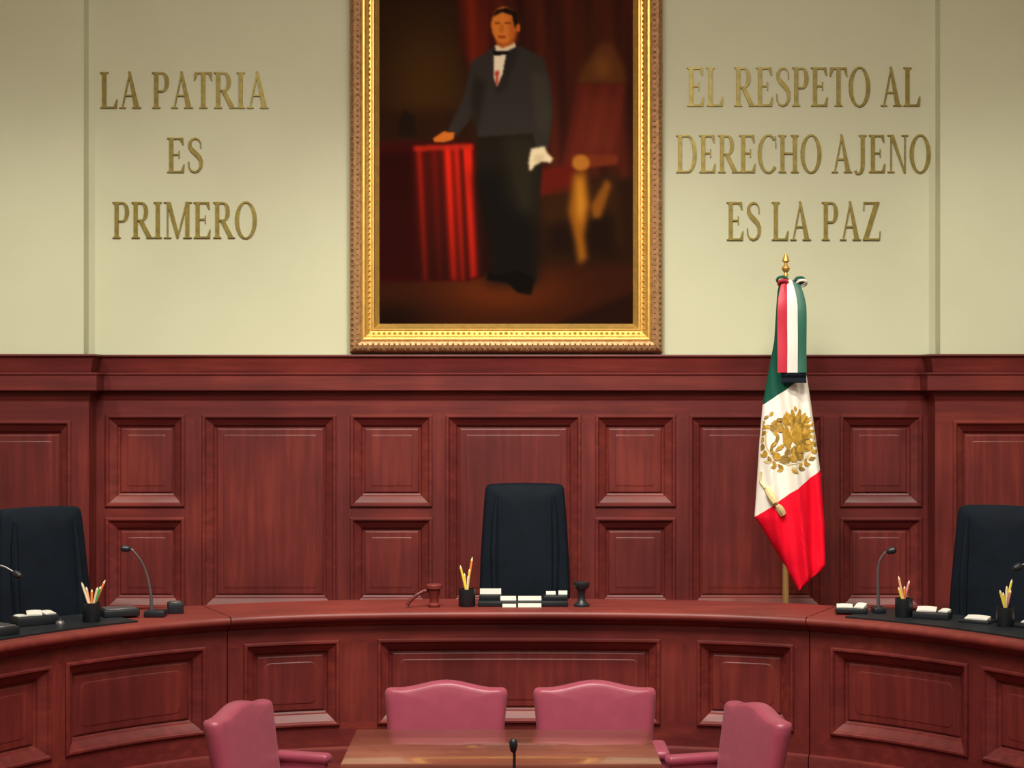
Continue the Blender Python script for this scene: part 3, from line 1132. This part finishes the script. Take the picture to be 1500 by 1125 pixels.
# upper curl over the wing tops
for i, (x, y) in enumerate(((1131, 603), (1124, 608), (1119, 616), (1117, 626))):
    leaf(x, y, 0.75 * PI, 9, 5, 'emb2' if i % 2 else 'emb1', 0.004)
for x, y in ((1163, 602), (1170, 606), (1158, 607)):
    leaf(x, y, -0.6 * PI, 8, 5, 'emb1', 0.005)
allm = MB()
mats = []
for k in ('emb1', 'emb2', 'emb3'):
    c0 = len(allm.f)
    allm.add(EM[k].v, EM[k].f)
    mats += [{'emb1': 0, 'emb2': 1, 'emb3': 2}[k]] * (len(allm.f) - c0)
me = bpy.data.meshes.new('coat_of_arms')
me.from_pydata(allm.v, [], allm.f)
for k in ('emb1', 'emb2', 'emb3'):
    me.materials.append(M[k])
me.polygons.foreach_set('material_index', mats)
o = link('coat_of_arms', me, None, cloth)
o['label'] = 'gold embroidered eagle with snake and wreath'


# ------------------------------------------------------------------ chairs
def cushion(name, outline, thick, r, mat, parent, plane='xz', bulge=0.02, at=0.0, shear=0.0, zref=0.0):
    """padded slab: outline in (x, z), thickness along y"""
    n = len(outline)
    cx = sum(p[0] for p in outline) / n
    cz = sum(p[1] for p in outline) / n
    h = thick / 2
    ext = max(max(abs(p[0] - cx) for p in outline), 1e-3)
    exz = max(max(abs(p[1] - cz) for p in outline), 1e-3)

    def ring(ins, y):
        out = []
        for (x, z) in outline:
            q = (cx + (x - cx) * (1 - ins / ext), cz + (z - cz) * (1 - ins / exz))
            out.append((q[0], y, q[1]))
        return out
    prof = []
    for i in range(5):
        a = PI / 2 * i / 4
        prof.append((r * (1 - math.sin(a)), -h + 0 + r * 0 + (r * (1 - math.cos(a))) * 0 - 0, a))
    rings = []
    for k in (0.15, 0.45, 0.75, 0.93):
        ins = (1 - k) * min(ext, exz) * 0.999
        if ins > r:
            rings.append(ring(ins * 1.0, -h - bulge * (1 - k ** 2)))
    for i in range(6):
        a = PI / 2 * i / 5
        rings.append(ring(r * (1 - math.sin(a)), -h + r * (1 - math.cos(a))))
    for i in range(6):
        a = PI / 2 * (1 - i / 5)
        rings.append(ring(r * (1 - math.sin(a)), h - r * (1 - math.cos(a))))
    for k in (0.93, 0.75, 0.45, 0.15):
        ins = (1 - k) * min(ext, exz) * 0.999
        if ins > r:
            rings.append(ring(ins, h + bulge * 0.3 * (1 - k ** 2)))
    out = []
    for rg in rings:
        if plane == 'xz':
            out.append([(x, y + at + (z - zref) * shear, z) for x, y, z in rg])
        else:           # slab lies flat: outline in (x, y), thickness along z
            out.append([(x, z, -y + at) for x, y, z in rg])
    return link(name, MB().loft(out).mesh(name), mat, parent, True, 75)


def roundrect_outline(x0, x1, z0, z1, r, nc=5):
    return rrect(x0, x1, z0, z1, r, 4, nc)


def make_pink(label):
    """armchair, origin on the floor, faces -y"""
    t = thing('armchair', label, 'chair', group='pink armchairs around the table')
    hw = 0.295
    ol = []
    for i in range(17):
        s = -1 + 2 * i / 16.0
        ol.append((s * (hw - 0.022), 0.862 + 0.036 * (0.5 + 0.5 * math.cos(PI * min(1, abs(s) * 1.15)))))
    right = [(hw - 0.010, 0.858), (hw - 0.003, 0.849), (hw, 0.836), (hw - 0.003, 0.80), (hw - 0.012, 0.70), (hw - 0.02, 0.60), (hw - 0.03, 0.46)]
    left = [(-x, z) for x, z in reversed(right)]
    bottom = [(-0.13, 0.45), (0.0, 0.45), (0.13, 0.45)]
    outline = left + ol + right + bottom[::-1]
    cushion('backrest', outline, 0.092, 0.043, 'pink', t, bulge=0.005, at=0.27, shear=0.17, zref=0.45)
    cushion('seat', roundrect_outline(-0.26, 0.26, -0.12, 0.24, 0.06), 0.11, 0.04, 'pink', t, plane='xy', bulge=0.02, at=0.41)
    MB().box(-0.23, 0.23, -0.10, 0.25, 0.29, 0.352).build('seat_frame', 'leg_wood', t)
    for s in (-1, 1):
        x = s * 0.30
        bevel_box('armrest', x - 0.036, x + 0.036, 0.02, 0.30, 0.575, 0.622, 0.02, 'pink', t)
        bevel_box('arm_panel', x - 0.022, x + 0.022, 0.035, 0.27, 0.33, 0.58, 0.012, 'pink', t, 2)
        for y in (-0.075, 0.21):
            MB().tube([(s * 0.225, y, 0.30), (s * 0.235, y * 1.04, 0.0)], [0.024, 0.016], 8).build('leg', 'leg_wood', t, True)
    return t


def place(o, X_, Y_, rz, label=None, z=0.0):
    o.location = (X_, Y_, z)
    o.rotation_euler = (0, 0, rz)
    if label:
        o['label'] = label


pc = make_pink('pink armchair behind the table, on the left of the two facing the viewer')
BYF = 0.27 + 0.07          # backrest reference ahead of the origin
place(pc, -0.317, 8.22 - BYF, 0)
place(copy_tree(pc), 0.398, 8.22 - BYF, 0, 'pink armchair behind the table, on the right of the two facing the viewer')
# one armchair at each end of the table, turned a little towards the viewer: corners of the backrest top
for s, (xn, yn), (xf, yf), lab in ((-1, (-1.312, 7.38), (-1.146, 7.94), 'pink armchair at the left end of the table, seen from the side'),
                                   (1, (1.180, 7.34), (1.016, 7.90), 'pink armchair at the right end of the table, seen from the side')):
    yaw = math.atan2(abs(xn - xf), yf - yn)
    rz = (PI / 2 - yaw) * (1 if s < 0 else -1)
    bd = (-math.sin(rz) * BYF, math.cos(rz) * BYF)
    place(copy_tree(pc), (xn + xf) / 2 - bd[0], (yn + yf) / 2 - bd[1], rz, lab)


def make_black(label):
    """high-backed office chair, origin on the floor, faces -y"""
    t = thing('office_chair', label, 'chair', group='black high-backed chairs behind the bench')
    hw = 0.272
    H = 1.40
    ol = [(-hw, 0.56), (-hw - 0.004, 0.75), (-hw + 0.002, 0.95), (-hw + 0.014, 1.15), (-hw + 0.024, 1.30), (-hw + 0.030, H - 0.035), (-hw + 0.040, H - 0.012), (-hw + 0.062, H - 0.003)]
    mid = [(-0.12, H + 0.002), (0.0, H + 0.004), (0.12, H + 0.002)]
    outline = ol + mid + [(-x, z) for x, z in reversed(ol)] + [(0.13, 0.55), (0.0, 0.55), (-0.13, 0.55)]
    cushion('backrest', outline, 0.10, 0.035, 'black_cloth', t, bulge=0.03, at=0.22, shear=0.10, zref=0.55)
    for s in (-1, 1):
        pts = [(s * (hw - 0.095 + 0.02 * k), 0.166 + (z - 0.55) * 0.10 - 0.012, z) for k, z in ((0, 0.62), (0.3, 0.8), (0.5, 1.0), (0.2, 1.2), (-0.2, 1.33))]
        MB().tube(pts, [0.012, 0.022, 0.024, 0.020, 0.008], 8).build('bolster', 'black_cloth', t, True)
    cushion('seat', roundrect_outline(-0.27, 0.27, -0.26, 0.23, 0.08), 0.11, 0.045, 'black_cloth', t, plane='xy', bulge=0.02, at=0.47)
    for s in (-1, 1):
        bevel_box('armrest', s * 0.31 - 0.03, s * 0.31 + 0.03, -0.12, 0.16, 0.60, 0.635, 0.014, 'black', t)
        MB().tube([(s * 0.31, 0.05, 0.605), (s * 0.315, 0.05, 0.50), (s * 0.24, 0.03, 0.42), (s * 0.05, 0.0, 0.405)], 0.016, 8).build('arm_support', 'black', t, True)
    MB().lathe([(0.05, 0.41), (0.05, 0.38), (0.03, 0.37), (0.03, 0.12), (0.05, 0.12), (0.05, 0.07)], 14).build('column', 'chrome', t, True)
    for k in range(5):
        a = 2 * PI * k / 5 + 0.3
        c, s = math.cos(a), math.sin(a)
        MB().tube([(0.03 * c, 0.03 * s, 0.10), (0.29 * c, 0.29 * s, 0.065)], [0.022, 0.014], 8).build('base_leg', 'black', t, True)
        pts = [(0.29 * c - s * d, 0.29 * s + c * d, 0.028) for d in (-0.022, 0.022)]
        MB().tube(pts, 0.028, 12).build('caster', 'black', t, True)
    return t


bc = make_black('central black high-backed chair behind the middle of the bench')
place(bc, 0.078, 10.32 - 0.14, 0, z=DAIS)
for cxp, D, zt, rz, lab in ((56, 9.27, 742, 0.74, 'black high-backed chair at the left edge, behind the bench wing'),
                            (1470, 9.27, 740, -0.55, 'black high-backed chair at the right edge, behind the bench wing')):
    xb, yb, zb = P(cxp, zt, D)
    c2 = copy_tree(bc)
    place(c2, xb + math.sin(rz) * 0.305, yb - math.cos(rz) * 0.305, rz, lab, z=DAIS)
    c2.scale = (1, 1, (zb - DAIS) / 1.404)

# ------------------------------------------------------------------ table in front
tb = thing('table', 'brown polished table in front of the two middle pink armchairs', 'table', (-0.045, 7.42, 0))
bevel_box('tabletop', -0.665, 0.665, -0.36, 0.36, 0.715, 0.75, 0.006, 'wood_table', tb, 2)
MB().box(-0.43, 0.43, -0.12, -0.10, 0.42, 0.716).build('modesty_panel', 'wood_h', tb)
for sx in (-1, 1):
    MB().box(sx * 0.45 - 0.02, sx * 0.45 + 0.02, -0.24, 0.10, 0.04, 0.716).build('trestle', 'leg_wood', tb)
    MB().box(sx * 0.45 - 0.03, sx * 0.45 + 0.03, -0.30, 0.14, 0.0, 0.045).build('foot', 'leg_wood', tb)
# microphone standing in front of the table
mx, my, mz = P(752, 1090, 6.85)
mt = thing('microphone_stand', 'black microphone on a thin upright stand before the brown table', 'microphone', (mx, my, 0))
MB().lathe([(0.11, 0.0), (0.11, 0.012), (0.03, 0.025), (0.012, 0.05)], 18).build('base', 'black', mt, True)
MB().tube([(0, 0, 0.04), (0, 0, 0.5), (0.004, 0.0, mz - 0.03)], 0.0065, 8).build('stem', 'black', mt, True)
MB().lathe([(0.004, mz - 0.035), (0.012, mz - 0.028), (0.0165, mz - 0.008), (0.0165, mz + 0.010), (0.010, mz + 0.020), (0.002, mz + 0.023)], 12).build('windscreen', 'black', mt, True)


# ------------------------------------------------------------------ things on the bench
MAT = 0.010


def top_at(px, py, h=0.0):
    """point on the bench top (h above it) under a pixel"""
    D = (EYE - TOP_Z - h) * F / (py - 570)
    return ((px - 750) / F * D, D, TOP_Z + h)


def gooseneck(label, px, py, pts, head_dir, base=(0.055, 0.05, 0.035), h=0.0):
    x, y, z = top_at(px, py, h)
    s = y / F
    t = thing('gooseneck_microphone', label, 'microphone', (x, y, z), group='gooseneck microphones on the bench')
    bevel_box('base', -base[0], base[0], -base[1], base[1], 0, base[2], 0.008, 'black', t, 2)
    loc = [((a - px) * s, 0, (py - b) * s) for a, b in pts]
    loc[0] = (loc[0][0], 0, base[2] - 0.004)
    # smooth curve through the points
    cur = []
    n = len(loc)
    for i in range(n - 1):
        p0, p1, p2, p3 = [Vector(loc[max(0, min(n - 1, i + k))]) for k in (-1, 0, 1, 2)]
        for q in range(5):
            u = q / 5
            cur.append(0.5 * ((2 * p1) + (-p0 + p2) * u + (2 * p0 - 5 * p1 + 4 * p2 - p3) * u * u + (-p0 + 3 * p1 - 3 * p2 + p3) * u ** 3))
    cur.append(Vector(loc[-1]))
    MB().tube(cur, [0.010 - 0.005 * min(1, i / (len(cur) * 0.5)) for i in range(len(cur))], 8).build('neck', 'grey', t, True)
    e = cur[-1]
    d = Vector(head_dir).normalized()
    MB().tube([e - d * 0.005, e + d * 0.006, e + d * 0.022, e + d * 0.042, e + d * 0.052], [0.006, 0.015, 0.019, 0.017, 0.006], 10).build('windscreen', 'black', t, True)
    return t


def pencil_cup(label, pens_label, px, py, pens, r=0.046, h=0.098, cat='pencil cup', up=0.0):
    x, y, z = top_at(px, py, up)
    t = thing('pencil_cup', label, cat, (x, y, z), group='black pencil cups on the bench')
    MB().lathe([(r * 0.94, 0), (r, 0.004), (r, h), (r - 0.005, h), (r - 0.006, 0.010), (0.001, 0.010)], 18).build('cup', 'black', t, True)
    s = y / F
    for i, (dx, top, lean, colr, word) in enumerate(pens):
        # foot inside the cup, top where the photograph shows it
        tip = Vector(((lean - px) * s, random.uniform(-0.012, 0.012), (py - top) * s))
        k = (len(pens) - 1) / 2
        yy = -0.020 + 0.040 * i / (len(pens) - 1)
        tip.y = yy * 1.3
        foot = Vector((max(-0.022, min(0.022, -tip.x * 0.35)), yy, 0.0115))
        p = thing('pencil', pens_label % word, 'pencil', (x + foot.x, y + foot.y, z + foot.z), group='pencils in the cups on the bench')
        dv = tip - foot
        MB().tube([(0, 0, 0), dv * 0.90], 0.0062, 6).build('barrel', 'pen_' + colr, p)
        MB().tube([dv * 0.90, dv * 0.975], [0.0062, 0.002], 6).build('sharpened_tip', 'pen_cream', p)
        MB().tube([dv * 0.97, dv], [0.0021, 0.0006], 6).build('lead', 'black', p)
    return t


# -- left wing
gooseneck('gooseneck microphone on the left wing, its head bent to the left', 228, 903, [(222, 886), (221, 872), (216, 845), (208, 824), (196, 808), (191, 804)], (-1, -0.15, 0.05))
gooseneck('gooseneck microphone cut off by the left edge of the picture', -66, 925, [(-66, 900), (-62, 878), (-38, 850), (-18, 832), (2, 829), (20, 838)], (0.8, -0.2, -0.5), h=MAT)
pencil_cup('black pencil cup on the left wing, next to the left black chair', '%s pencil in the cup on the left wing', 134, 910,
           [(0, 851, 121, 'cream', 'pale'), (0, 858, 127, 'peach', 'peach-coloured leaning'), (0, 862, 135, 'orange', 'short orange'), (0, 859, 143, 'cream', 'short cream'), (0, 858, 147, 'green', 'green'), (0, 849, 153, 'orange', 'long orange')], up=MAT)


def folder(name, label, cat, px, py, w, d, h, rz, mat, mat2=None, up=0.0, group=None):
    x, y, z = top_at(px, py, up)
    t = thing(name, label, cat, (x, y, z), rz, group)
    bevel_box('body', -w / 2, w / 2, -d / 2, d / 2, 0, h, min(0.006, h * 0.3), mat, t, 2)
    if mat2:
        bevel_box('lid', -w / 2 + 0.012, w / 2 - 0.012, -d / 2 + 0.012, d / 2 - 0.012, h - 0.001, h + 0.006, 0.002, mat2, t, 1)
    t['h'] = h + (0.006 if mat2 else 0)
    return t


def sheet(label, item, dx, dy, w, d, rz, tilt=0.0, group='papers on the bench'):
    """a sheaf of paper lying on top of an item; far edge may be propped up by tilt"""
    h = item['h']
    r = item.rotation_euler[2]
    mb = MB()
    rings = []
    for i in range(7):
        s = -1 + 2 * i / 6
        c = 0.003 * (1 - s * s)
        rings.append([(s * w / 2, -d / 2, 0), (s * w / 2, d / 2, 0), (s * w / 2, d / 2, c + 0.006 + tilt), (s * w / 2, -d / 2, c + 0.004)])
    mb.loft(rings)
    o = mb.build('paper_sheaf', 'paper', None, True)
    o.location = (item.location.x + dx * math.cos(r) - dy * math.sin(r), item.location.y + dx * math.sin(r) + dy * math.cos(r), item.location.z + h + 0.0005)
    o.rotation_euler = (0, 0, r + rz)
    tag(o, label, 'paper', group)
    return o


def desk_mat(label, pa, pb, w0, w1):
    o = bent_box(u_at(pa), u_at(pb), TOP_Z + 0.0003, TOP_Z + MAT - 0.0005, w0, w1).build('desk_mat', 'black', None, True)
    tag(o, label, 'desk mat', 'curved desk mats on the bench wings')


desk_mat('long curved black desk mat on the left wing of the bench', -120, 205, -0.46, -0.02)
desk_mat('long curved black desk mat on the right wing of the bench', 1236, 1620, -0.46, -0.02)
folder('laptop', 'closed dark laptop between the pencil cup and the left microphone', 'laptop', 175, 901, 0.19, 0.15, 0.036, 0.42, 'black', 'grey', up=MAT)
folder('control_box', 'small black box to the right of the left microphone', 'box', 257, 898, 0.085, 0.09, 0.058, 0.25, 'black', 'grey')
folder('document_case', 'black document case at the left edge of the left wing', 'case', -4, 928, 0.13, 0.20, 0.040, 0.85, 'black', 'grey', up=MAT)
bb = folder('file_tray', 'low black file tray with white papers on the left desk mat', 'tray', 50, 914, 0.22, 0.12, 0.046, 0.66, 'black', up=MAT)
sheet('small white paper on the left file tray, leftmost of three', bb, -0.075, -0.01, 0.055, 0.05, 0.1)
sheet('folded white paper on the left file tray, middle of three', bb, 0.0, 0.0, 0.075, 0.06, -0.3, tilt=0.014)
sheet('white paper on the left file tray, rightmost of three', bb, 0.075, 0.0, 0.06, 0.06, 0.15, tilt=0.008)
kb = thing('desk_bell', 'small grey round bell on the left desk mat', 'bell', top_at(88, 915, MAT))
MB().lathe([(0.024, 0.0), (0.024, 0.006), (0.021, 0.014), (0.014, 0.021), (0.004, 0.024)], 16).build('dome', 'grey', kb, True)
MB().lathe([(0.004, 0.023), (0.005, 0.030), (0.001, 0.032)], 10).build('button', 'grey', kb, True)

# -- centre
pencil_cup('black pencil cup to the left of the central black chair', '%s pencil in the cup on the middle bench', 684, 888,
           [(0, 826, 674, 'yellow', 'yellow left-leaning'), (0, 838, 680, 'yellow', 'short yellow'), (0, 842, 686, 'cream', 'short cream'), (0, 832, 688, 'yellow', 'upright yellow'), (0, 815, 692, 'orange', 'tall orange')], r=0.047)
x, y, z = top_at(762, 888)
t = thing('desk_organizer', 'low dark blue-black desk tray in front of the central chair', 'desk tray', (x, y, z))
s = y / F
bevel_box('tray', (700 - 762) * s, (832 - 762) * s, -0.03, 0.10, 0, 0.030, 0.006, 'black', t, 2)
bevel_box('left_block', (702 - 762) * s, (734 - 762) * s, 0.02, 0.10, 0.030, 0.062, 0.006, 'black', t, 2)
bevel_box('right_block', (796 - 762) * s, (832 - 762) * s, 0.02, 0.10, 0.030, 0.056, 0.006, 'black', t, 2)


def card(label, px0, px1, py0, py1, dy, group='white cards on the central desk tray'):
    """small stack of cards standing or lying on the tray; face turned to the room"""
    D = y + dy
    k = D / F
    x0, x1 = (px0 - 750) * k, (px1 - 750) * k
    z0, z1 = EYE - (py1 - 570) * k, EYE - (py0 - 570) * k
    mb = MB()
    cx = (x0 + x1) / 2
    lean = 0.012
    mb.add([(x0 - cx, 0, 0), (x1 - cx, 0, 0), (x1 - cx, 0.006, 0), (x0 - cx, 0.006, 0), (x0 - cx, lean, z1 - z0), (x1 - cx, lean, z1 - z0), (x1 - cx, lean + 0.006, z1 - z0), (x0 - cx, lean + 0.006, z1 - z0)],
           [(0, 3, 2, 1), (4, 5, 6, 7), (0, 1, 5, 4), (1, 2, 6, 5), (2, 3, 7, 6), (3, 0, 4, 7)])
    o = mb.build('note_card', 'paper')
    o.location = (cx, D, z0)
    tag(o, label, 'card', group)


card('white card on the left block of the desk tray', 703, 734, 862.5, 871, 0.055)
card('left white card of the upper pair on the desk tray', 733, 756, 873.5, 879.5, 0.004)
card('right white card of the upper pair on the desk tray', 759, 793, 873.5, 879.5, 0.004)
card('left white card of the lower pair before the desk tray', 736, 756, 885, 890, -0.045)
card('right white card of the lower pair before the desk tray', 759, 793, 884, 890, -0.045)
card('small white card on the right block, left one', 800, 814, 866.5, 871, 0.05)
card('small white card on the right block, right one', 818, 831, 865.5, 871, 0.05)
# wooden gavel resting on its head
x, y, z = top_at(636, 889)
g = thing('gavel', 'brown wooden gavel with a slanting handle on the middle bench', 'gavel', (x, y, z))
MB().lathe([(0.030, 0.0), (0.034, 0.006), (0.034, 0.016), (0.026, 0.022), (0.024, 0.060), (0.034, 0.078), (0.034, 0.100), (0.046, 0.104), (0.046, 0.122), (0.040, 0.128), (0.002, 0.128)], 18).build('head', 'wood_top', g, True)
MB().tube([(-0.02, 0, 0.095), (-0.06, -0.01, 0.088), (-0.10, -0.02, 0.066), (-0.135, -0.03, 0.036), (-0.150, -0.035, 0.012)], [0.009, 0.010, 0.010, 0.012, 0.011], 8).build('handle', 'wood_h', g, True)
# black flared stand
x, y, z = top_at(852, 888)
g = thing('desk_stand', 'small black stand with flared top and foot, right of the central chair', 'stand', (x, y, z))
MB().lathe([(0.044, 0.0), (0.044, 0.010), (0.030, 0.022), (0.020, 0.04), (0.018, 0.07), (0.024, 0.09)], 16).build('foot', 'black', g, True)
MB().lathe([(0.024, 0.09), (0.040, 0.105), (0.046, 0.125), (0.044, 0.135), (0.002, 0.135)], 16).build('flared_top', 'black', g, True)

# -- right wing
gooseneck('gooseneck microphone on the right wing, its head bent to the right', 1287, 897, [(1287, 884), (1286, 860), (1286, 835), (1289, 820), (1295, 811), (1299, 808)], (1, -0.15, 0.22), base=(0.034, 0.045, 0.03), h=MAT)
pencil_cup('black pencil cup on the right wing, beside its microphone', '%s pencil in the cup beside the right microphone', 1324, 903,
           [(0, 858, 1314, 'yellow', 'yellow'), (0, 842, 1315, 'peach', 'tall peach-coloured'), (0, 861, 1319, 'yellow', 'short yellow'), (0, 858, 1326, 'orange', 'orange'), (0, 850, 1334, 'rose', 'pinkish')], up=MAT)
pencil_cup('black pencil cup in front of the right black chair', '%s pencil in the cup before the right black chair', 1473, 917,
           [(0, 862, 1462, 'yellow', 'yellow'), (0, 866, 1468, 'yellow', 'short yellow'), (0, 857, 1475, 'cream', 'cream'), (0, 863, 1482, 'rose', 'pinkish'), (0, 848, 1485, 'yellow', 'tall yellow')], up=MAT)
ca = folder('document_case', 'flat black case strewn with papers at the inner end of the right wing', 'case', 1247, 897, 0.17, 0.10, 0.026, -0.25, 'black', up=MAT)
cb = folder('laptop', 'closed dark laptop beside the right pencil cup, papers on it', 'laptop', 1366, 905, 0.19, 0.13, 0.034, -0.42, 'black', up=MAT)
cc = folder('document_folder', 'flat black folder in front of the right black chair', 'folder', 1432, 911, 0.16, 0.13, 0.014, -0.62, 'black', up=MAT)
cd = folder('document_folder', 'flat black folder at the right edge of the picture', 'folder', 1512, 918, 0.13, 0.16, 0.020, -0.75, 'black', up=MAT)
sheet('greyish papers at the outer left of the black case near the flag', ca, -0.035, -0.005, 0.085, 0.05, 0.08, tilt=0.010)
sheet('greyish paper on the black case, next to the right microphone', ca, 0.048, 0.0, 0.055, 0.06, -0.3, tilt=0.016)
sheet('white papers on the laptop beside the right pencil cup', cb, -0.03, 0.0, 0.10, 0.06, 0.05, tilt=0.014)
sheet('small white paper on the laptop, nearer the right black chair', cb, 0.062, 0.0, 0.05, 0.05, -0.3, tilt=0.008)
sheet('long white paper on the flat folder before the right black chair', cc, 0.0, 0.0, 0.12, 0.06, 0.0, tilt=0.010)
sheet('white paper on the folder at the right edge of the picture', cd, 0.0, 0.0, 0.09, 0.07, 0.0, tilt=0.010)
gooseneck('gooseneck microphone cut off by the right edge of the picture', 1545, 925, [(1545, 900), (1546, 880), (1540, 852), (1524, 834), (1508, 826), (1496, 828)], (-0.8, -0.2, -0.4), h=MAT)
